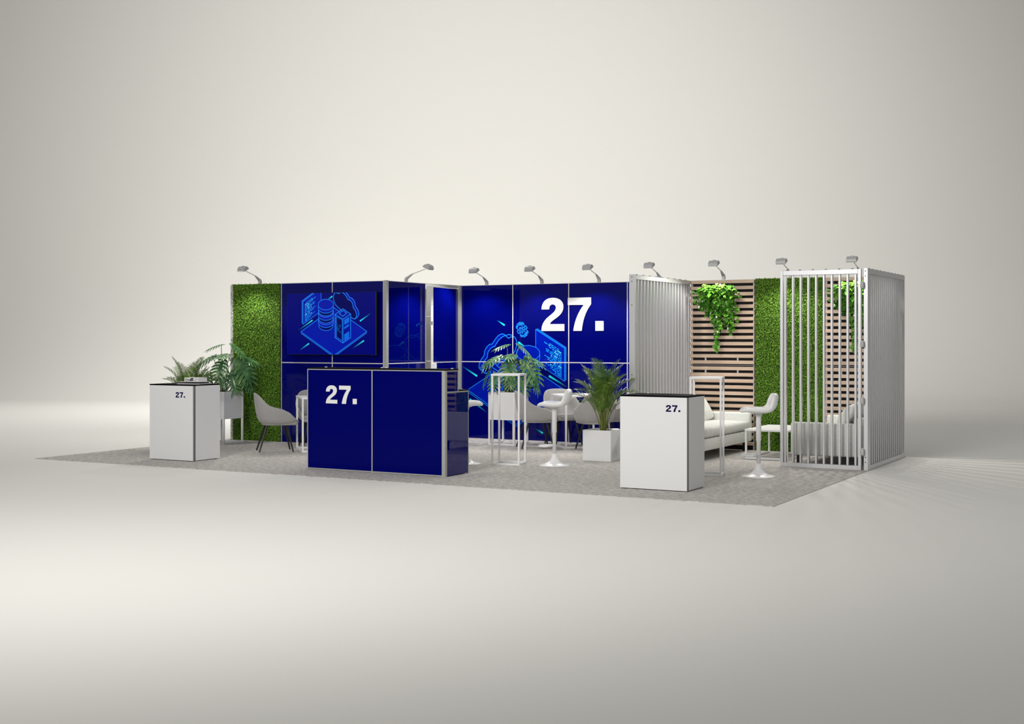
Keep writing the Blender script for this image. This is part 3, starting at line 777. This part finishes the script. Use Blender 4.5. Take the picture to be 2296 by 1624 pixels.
# ------------------------------------------------------------------ plants
def monstera_leaf(mb, P, d, up, L, droop=0.35):
    """P base of blade, d direction to the tip, up approximate face normal"""
    d = Vector(d).normalized(); up = Vector(up); s_ = d.cross(up).normalized(); nn = s_.cross(d).normalized()
    P = Vector(P)
    def pt(x, y, lift=0.0):
        # x across, y along, both in leaf lengths; blade arches downward
        z = -droop*y*y*.9 - .35*x*x + lift
        return P + s_*(x*L) + d*(y*L*(1-.12*droop*y)) + nn*(z*L)
    nf = 7
    hw = lambda y: .43*math.sin(PI*min(max((y+.24)/1.24, 0), 1))**.7
    vs = []; fs = []
    K = 10; inner = .20
    for i in range(K+1):
        y = -.12 + 1.12*i/K; w_ = hw(y)*inner*(1 if i < K else 0) + .004
        vs += [pt(-w_, y-.03, .015), pt(-w_*.5, y-.01, .012), pt(0, y, -.008), pt(w_*.5, y-.01, .012), pt(w_, y-.03, .015)]
    for i in range(K):
        a = i*5
        fs += [(a+q, a+q+1, a+q+6, a+q+5) for q in range(4)]
    mb.add(vs, fs)
    for sg in (-1, 1):
        for k in range(nf):
            y0 = -.19 + 1.02*k/nf; y1 = y0 + 1.02/nf*.70
            ym = (y0+y1)/2
            sw_ = -.12 + .30*(k/(nf-1))       # sweep: base lobes point back
            wd = hw(ym + .05)
            vs = []; fs = []
            S = 5; xi = hw(ym)*inner*.8
            for i in range(S+1):
                u = i/S; x = xi + (wd-xi)*u
                sh = sw_*u*.8 + .16*u*u
                grow = 1.12 - .05*u + .12*math.sin(PI*u) - (.80*max(0, (u-.75)/.25)**2)
                c_ = ym + sh; hh = (y1-y0)/2*grow
                vs += [pt(sg*x, c_-hh, .012), pt(sg*x, c_, -.004), pt(sg*x, c_+hh, .012)]
            for i in range(S):
                a = i*3
                q = [(a, a+3, a+4, a+1), (a+1, a+4, a+5, a+2)]
                fs += q if sg > 0 else [tuple(reversed(f)) for f in q]
            mb.add(vs, fs)
def make_monstera(label, loc, rz):
    t = thing('monstera_planter', label, 'potted plant', loc, rz, 'monstera plants in tall planter stands')
    W = 0.455; r = 0.026; h = 0.80
    for sx in (0, 1):
        for sy in (0, 1):
            x = sx*(W-r)-W/2; y = sy*(W-r)-W/2
            MB().box(x, x+r, y, y+r, 0, h).build('leg', M['white_metal'], t)
    for nm_, z0 in (('base_rail', 0), ('shelf_rail', .385)):
        b_ = MB()
        for y in (-W/2, W/2-r): b_.box(-W/2+r, W/2-r, y, y+r, z0, z0+r)
        for x in (-W/2, W/2-r): b_.box(x, x+r, -W/2+r, W/2-r, z0, z0+r)
        b_.build(nm_, M['white_metal'], t)
    bx = MB(); q = W/2-.004
    bx.box(-q, q, -q, -q+.012, .412, .808); bx.box(-q, q, q-.012, q, .412, .808); bx.box(-q, -q+.012, -q+.012, q-.012, .412, .808); bx.box(q-.012, q, -q+.012, q-.012, .412, .808); bx.box(-q+.012, q-.012, -q+.012, q-.012, .412, .42)
    bx.build('planter_box', M['white_gloss'], t)
    MB().box(-q+.014, q-.014, -q+.014, q-.014, .43, .77).build('soil', M['soil'], t)
    lf = MB(); sm = MB()
    # (attach right, up, depth) (tip right, up, depth) normal(r,u,d) droop; metres relative to plant centre / box top
    LV = [((-.02, .73, 0), (-.25, .68, -.12), (-.05, 1, -.1), .25), ((.17, .72, .02), (.42, .55, -.05), (.35, 1, -.15), .30),
          ((.07, .58, -.05), (-.06, .53, -.30), (.0, 1, -.35), .15), ((-.15, .54, 0), (-.46, .40, -.05), (-.35, 1, -.45), .25),
          ((-.28, .36, .02), (-.47, .10, -.02), (-.95, .45, -.15), .3), ((.02, .45, -.12), (-.06, .16, -.30), (0, .35, -1), .3),
          ((.27, .45, -.05), (.52, .10, -.12), (.35, .55, -.8), .3), ((.30, .53, .1), (.60, .44, .1), (.2, 1, -.35), .25),
          ((.15, .26, -.10), (.27, -.04, -.22), (.2, .35, -.9), .3), ((-.20, .26, -.10), (-.25, .01, -.22), (-.3, .3, -.9), .25),
          ((.33, .26, 0), (.55, .0, -.04), (.7, .6, -.35), .3), ((.0, .26, -.15), (.04, .03, -.26), (.1, .3, -1), .2),
          ((.12, .50, .2), (.30, .38, .42), (.3, .9, .5), .3)]
    rr = Vector((math.cos(YAW-rz), math.sin(YAW-rz), 0)); ff = Vector((-math.sin(YAW-rz), math.cos(YAW-rz), 0))
    W3 = lambda p: rr*p[0] + Vector((0, 0, p[1])) + ff*p[2]
    for a, b_, nrm, dr_ in LV:
        A_ = W3(a)+Vector((0, 0, .80)); B_ = W3(b_)+Vector((0, 0, .80))
        L = (B_-A_).length
        monstera_leaf(lf, A_, B_-A_, W3(nrm), L*1.02, dr_)
        base = Vector((A_.x*.12, A_.y*.12, .765)); mid = base*.45+A_*.55+Vector((0, 0, .06))
        mid2 = Vector((mid.x*.75, mid.y*.75, mid.z))
        sm.tube([base, (base+mid2)/2, mid2, A_], [.008, .007, .006, .005], 6)
    lf.build('leaves', M['monstera'], t, smooth=True)
    sm.build('stems', M['monstera_stem'], t, smooth=True)
    return t
mo = make_monstera('monstera in white stand planter before the green wall, left', (-2.665, -2.745, 0), 0)
dup(mo, 'monstera in white stand planter behind the central bar table', (1.36, -0.80, 0), 0)

def make_palm(label, loc, rz):
    t = thing('palm_planter', label, 'potted plant', loc, rz, 'palms in white cube planters')
    W = .205; hh = .41; bx = MB()
    bx.box(-W, W, -W, -W+.022, 0, hh); bx.box(-W, W, W-.022, W, 0, hh); bx.box(-W, -W+.022, -W+.022, W-.022, 0, hh); bx.box(W-.022, W, -W+.022, W-.022, 0, hh); bx.box(-W+.022, W-.022, -W+.022, W-.022, 0, .02)
    bx.build('planter_box', M['white_gloss'], t, bevel=.004, seg=2)
    MB().box(-W+.024, W-.024, -W+.024, W-.024, .021, .375).build('soil', M['soil'], t)
    rnd = random.Random(5); lf = MB(); sm = MB()
    specs = []
    for i in range(30):
        az = i*2.39996 + rnd.uniform(-.2, .2)
        ring = i/30
        specs.append((az, .10+.55*ring, .98-.26*ring+rnd.uniform(-.07, .05), .55+1.25*ring))
    for az, lean, Ln, arch in specs:
        d = Vector((math.cos(az), math.sin(az), 0)); pts = []; N = 14
        p = Vector((d.x*.03*rnd.random(), d.y*.03*rnd.random(), .37)); th = PI/2-lean*.42
        for i in range(N+1):
            pts.append(p.copy()); u = i/N
            th2 = th - arch*u**2.3*1.15
            p = p + (d*math.cos(th2)+Vector((0, 0, math.sin(th2))))*Ln/N
        sm.tube(pts, [.0065*(1-.8*i/N)+.0008 for i in range(N+1)], 5)
        side = Vector((-d.y, d.x, 0))
        n_l = 24
        for k in range(n_l):
            u = .38+.62*k/(n_l-1); f = u*N; i0 = min(int(f), N-1); fr_ = f-i0
            q = pts[i0]*(1-fr_)+pts[i0+1]*fr_; tg = (pts[i0+1]-pts[i0]).normalized(); nn = side.cross(tg)
            if nn.z < 0: nn = -nn
            ll = .21*math.sin(PI*(.18+.76*(u-.38)/.62))**.7*rnd.uniform(.85, 1.1)
            for sg in (-1, 1):
                dv = (side*sg*.62+tg*.80+nn*.22).normalized(); wv = tg.cross(dv).normalized().cross(dv).normalized()*.0055
                m1 = q+dv*ll*.5; tip = q+dv*ll-Vector((0, 0, .10*ll+.012))
                lf.add([q-wv*.5, q+wv*.5, m1+wv, m1-wv, tip], [(0, 1, 2, 3), (3, 2, 4)])
    lf.build('fronds', M['palm'], t)
    sm.build('canes', M['palm_stem'], t, smooth=True)
    return t
pa = make_palm('potted palm in glossy white cube planter beside the right white counter', (3.712, -2.445, 0), 0)
dup(pa, 'potted palm rising behind the far left white counter', (-2.44, -3.72, 0), 1.3)

def make_pothos(label, loc, rz):
    t = thing('hanging_plant', label, 'hanging plant', loc, rz, 'trailing plants on the slat walls')
    rnd = random.Random(21)
    MB().box(-.16, .16, -.10, -.001, .56, .70).build('wall_pot', M['black_board'], t)
    lf = MB(); sm = MB()
    def leaf(P, d, up, L):
        d = d.normalized(); s_ = d.cross(up).normalized(); nn = s_.cross(d)
        ys = [(-.10, .22), (.0, .40), (.2, .47), (.45, .38), (.75, .17), (1, 0)]
        vs = []; fs = []
        vs.append(P)
        for y, w_ in ys[:-1]:
            z = -.22*y*y
            vs += [P+s_*(-w_*L)+d*(y*L)+nn*((z+.05)*L), P+d*((max(y, 0))*L)+nn*(z*L-.03*L), P+s_*(w_*L)+d*(y*L)+nn*((z+.05)*L)]
        vs.append(P+d*L+nn*(-.22*L))
        for i in range(4):
            a = 1+i*3; fs += [(a, a+1, a+4, a+3), (a+1, a+2, a+5, a+4)]
        a = 13; fs += [(a, a+1, 16), (a+1, a+2, 16)]
        lf.add(vs, fs)
    for k in range(30):
        x = rnd.uniform(-.30, .30); o = Vector((rnd.uniform(-.1, .1), -.06, .70))
        # strands near the right hang lowest
        reach = .66*math.exp(-((x-.08)/.17)**2) + .22 + .10*max(0, x/.3)
        reach *= rnd.uniform(.55, 1.05)
        top = Vector((x*.75, -.11-rnd.uniform(0, .10), .72+.08*rnd.random()))
        end = Vector((x+rnd.uniform(-.05, .05), -.05-rnd.uniform(0, .12), .70-reach))
        N = max(5, int(reach/.045)+3); pts = [o, (o+top)/2+Vector((0, 0, .03)), top]
        for i in range(1, N+1):
            u = i/N
            pts.append(top.lerp(end, u)+Vector((.02*math.sin(u*9+k), .012*math.cos(u*7+k)-.02*math.sin(PI*u), 0)))
        sm.tube(pts, .003, 5)
        for i in range(1, len(pts)):
            for _ in range(2 if rnd.random() < .55 else 1):
                a = rnd.uniform(-1, 1)
                d = Vector((a, -rnd.uniform(.05, .8), -rnd.uniform(.2, 1.0)))
                up = Vector((rnd.uniform(-.4, .4), -.7, rnd.uniform(.3, 1.1)))
                leaf(pts[i]+Vector((rnd.uniform(-.03, .03), -rnd.uniform(0, .03), rnd.uniform(-.02, .02))), d, up, rnd.uniform(.042, .070))
    for _ in range(120):      # crown
        x = rnd.gauss(0, .17); x = max(-.34, min(.34, x))
        z = .70+rnd.uniform(-.13, .12)*(1-abs(x)/.5)-.35*x*x
        d = Vector((x*3+rnd.uniform(-.6, .6), -rnd.uniform(.2, 1), rnd.uniform(-.7, .25)))
        leaf(Vector((x, -.09-rnd.uniform(0, .16), z)), d, Vector((rnd.uniform(-.3, .3), -.6, 1)), rnd.uniform(.046, .076))
    lf.build('leaves', M['pothos'], t)
    sm.build('vines', M['pothos_stem'], t)
    return t
po = make_pothos('trailing green plant hanging on the slat wall behind the sofa', (4.50, -0.023, 1.62), 0)
dup(po, 'trailing green plant hanging behind the front screen bars', (6.50, -0.023, 1.62), 0)

# ------------------------------------------------------------------ arm spotlights
LAMPW = 66.0
def make_lamp(label, loc, rz, target=(0, -0.33, -1.0)):
    """local: base at origin on top of the wall, arm reaches towards -Y"""
    t = thing('arm_spotlight', label, 'spotlight', loc, rz, 'arm spotlights along the wall tops')
    br = MB(); br.box(-.022, .022, -.02, .02, 0, .05)
    br.add([(-.022, -.02, .045), (.022, -.02, .045), (.022, .02, .06), (-.022, .02, .06), (-.008, -.125, .118), (.008, -.125, .118), (.008, -.11, .128), (-.008, -.11, .128)],
           [(0, 1, 5, 4), (1, 2, 6, 5), (2, 3, 7, 6), (3, 0, 4, 7), (4, 5, 6, 7), (3, 2, 1, 0)])
    br.build('bracket', M['lamp_grey'], t)
    MB().tube([(0, -.115, .122), (.0, -.40, .205)], .0055, 8).build('arm', M['lamp_grey'], t)
    # half barrel housing, axis along X
    hd = MB(); n = 10; R_ = .062; w = .070
    arcp = [(-.40 + R_*math.cos(a)*1.0, .200 + R_*math.sin(a)*.95) for a in [math.radians(20 + 190*i/n) for i in range(n+1)]]
    hd.prism(arcp, lambda a, b_, d: (d, a, b_), -w-.004, w-.004)
    hd.box(-.025, .02, -.415, -.385, .250, .268)
    ho = hd.build('lamp_head', M['lamp_grey'], t, bevel=.003, seg=1)
    p0, p1 = Vector((0, arcp[0][0], arcp[0][1])), Vector((0, arcp[-1][0], arcp[-1][1]))
    e = (p1-p0).normalized(); nrm = Vector((0, e.z, -e.y))
    if nrm.z > 0: nrm = -nrm
    g = MB(); a = p0+e*.012+nrm*.001; b_ = p1-e*.012+nrm*.001
    g.add([(-w+.008, a.y, a.z), (w-.016, a.y, a.z), (w-.016, b_.y, b_.z), (-w+.008, b_.y, b_.z)], [(0, 1, 2, 3)])
    g.build('lamp_glass', M['lamp_glass'], ho)
    ld = D.lights.get('arm_spot') or D.lights.new('arm_spot', 'SPOT')
    ld.energy = LAMPW; ld.spot_size = math.radians(142); ld.spot_blend = .55; ld.shadow_soft_size = .035; ld.color = (1, .96, .90)
    lo = D.objects.new('light_source', ld); COL.objects.link(lo); lo.parent = t
    lo.location = (0, -.385, .135)
    lo.rotation_euler = Vector(target).to_track_quat('-Z', 'Y').to_euler()
    return t
lp = make_lamp('grey arm spotlight above the left green wall', (-2.44, YC+0.02, H), 0)
for label, loc, rz in (
    ('grey arm spotlight leaning right, above the side wall of the small room', (-0.02, -1.56, H), PI/2),
    ('grey arm spotlight left above the blue back wall, first from the corner', (0.5, 0.03, H), 0),
    ('grey arm spotlight above the blue back wall, left of the large numerals', (1.51, 0.03, H), 0),
    ('grey arm spotlight above the large white numerals on the back wall', (2.51, 0.03, H), 0),
    ('grey arm spotlight rising behind the top of the lattice screen', (3.52, 0.03, H), 0),
    ('grey arm spotlight above the first hanging plant and slat wall', (4.53, 0.03, H), 0),
    ('grey arm spotlight above the right green wall', (5.53, 0.03, H), 0),
    ('grey arm spotlight at the right end, above the front screen corner', (6.52, 0.03, H), 0)):
    dup(lp, label, loc, rz)
# pale plate added to the first lamp's housing, standing for its front glass
cp = MB(); cp.add([(-.06, -.462, .170), (.045, -.462, .170), (.045, -.452, .228), (-.06, -.452, .228)], [(0, 1, 2, 3)])
hd0 = [c_ for c_ in lp.children if c_.name.startswith('lamp_head')][0]
cp.build('front_glass_plate', M['white_metal'], hd0)

# ------------------------------------------------------------------ light
sc = bpy.context.scene
w = D.worlds.new('studio_world'); sc.world = w; w.use_nodes = True
nt = w.node_tree; bg = nt.nodes['Background']
geo = nt.nodes.new('ShaderNodeTexCoord'); sp = nt.nodes.new('ShaderNodeSeparateXYZ'); cr = nt.nodes.new('ShaderNodeValToRGB')
nt.links.new(geo.outputs['Generated'], sp.inputs['Vector']); nt.links.new(sp.outputs['Z'], cr.inputs['Fac'])
cr.color_ramp.elements[0].position = 0.0; cr.color_ramp.elements[0].color = (0.03, 0.03, 0.03, 1)
cr.color_ramp.elements[1].position = 0.02; cr.color_ramp.elements[1].color = (0.35, 0.35, 0.342, 1)
nt.links.new(cr.outputs['Color'], bg.inputs['Color']); bg.inputs['Strength'].default_value = 1.0

def spot(name, loc, tgt, energy, size, blend, rad, col=(1, .985, .95)):
    l = D.lights.new(name, 'SPOT'); l.energy = energy; l.spot_size = math.radians(size); l.spot_blend = blend; l.shadow_soft_size = rad; l.color = col
    o = D.objects.new(name, l); COL.objects.link(o); o.location = loc
    o.rotation_euler = (Vector(tgt)-Vector(loc)).to_track_quat('-Z', 'Y').to_euler()
    return o
G = lambda r, f, z: CAM + RT*r + FW*f + Vector((0, 0, z-CAM.z))
spot('studio_key_light', G(-5.5, 2.5, 6.8), G(-0.5, 14.2, 0.5), 5200, 78, 1.0, 2.0)
spot('studio_backdrop_light', G(0, 17, 10.0), G(0, 38, 6.8), 10500, 105, 1.0, 2.0)  # added lamp: its soft-edged pool stands in for a vignette
spot('studio_rear_floor_light', G(-3, 29, 13.0), G(-5, 28.5, 0), 5200, 100, 1.0, 2.0)  # added only to brighten the far floor and cove

# ------------------------------------------------------------------ camera
cd = D.cameras.new('camera'); co = D.objects.new('camera', cd); COL.objects.link(co)
co.location = CAM; co.rotation_euler = (PI/2, 0, YAW)
cd.sensor_width = 36; cd.lens = 2882.38/2296*36; cd.shift_x = (1148-1124.32)/2296; cd.shift_y = (759.6-812)/2296
cd.clip_end = 300
sc.camera = co
sc.view_settings.view_transform = 'Standard'; sc.view_settings.look = 'None'
sc.view_settings.gamma = 1; sc.view_settings.use_curve_mapping = False
sc.view_settings.exposure = 0.0
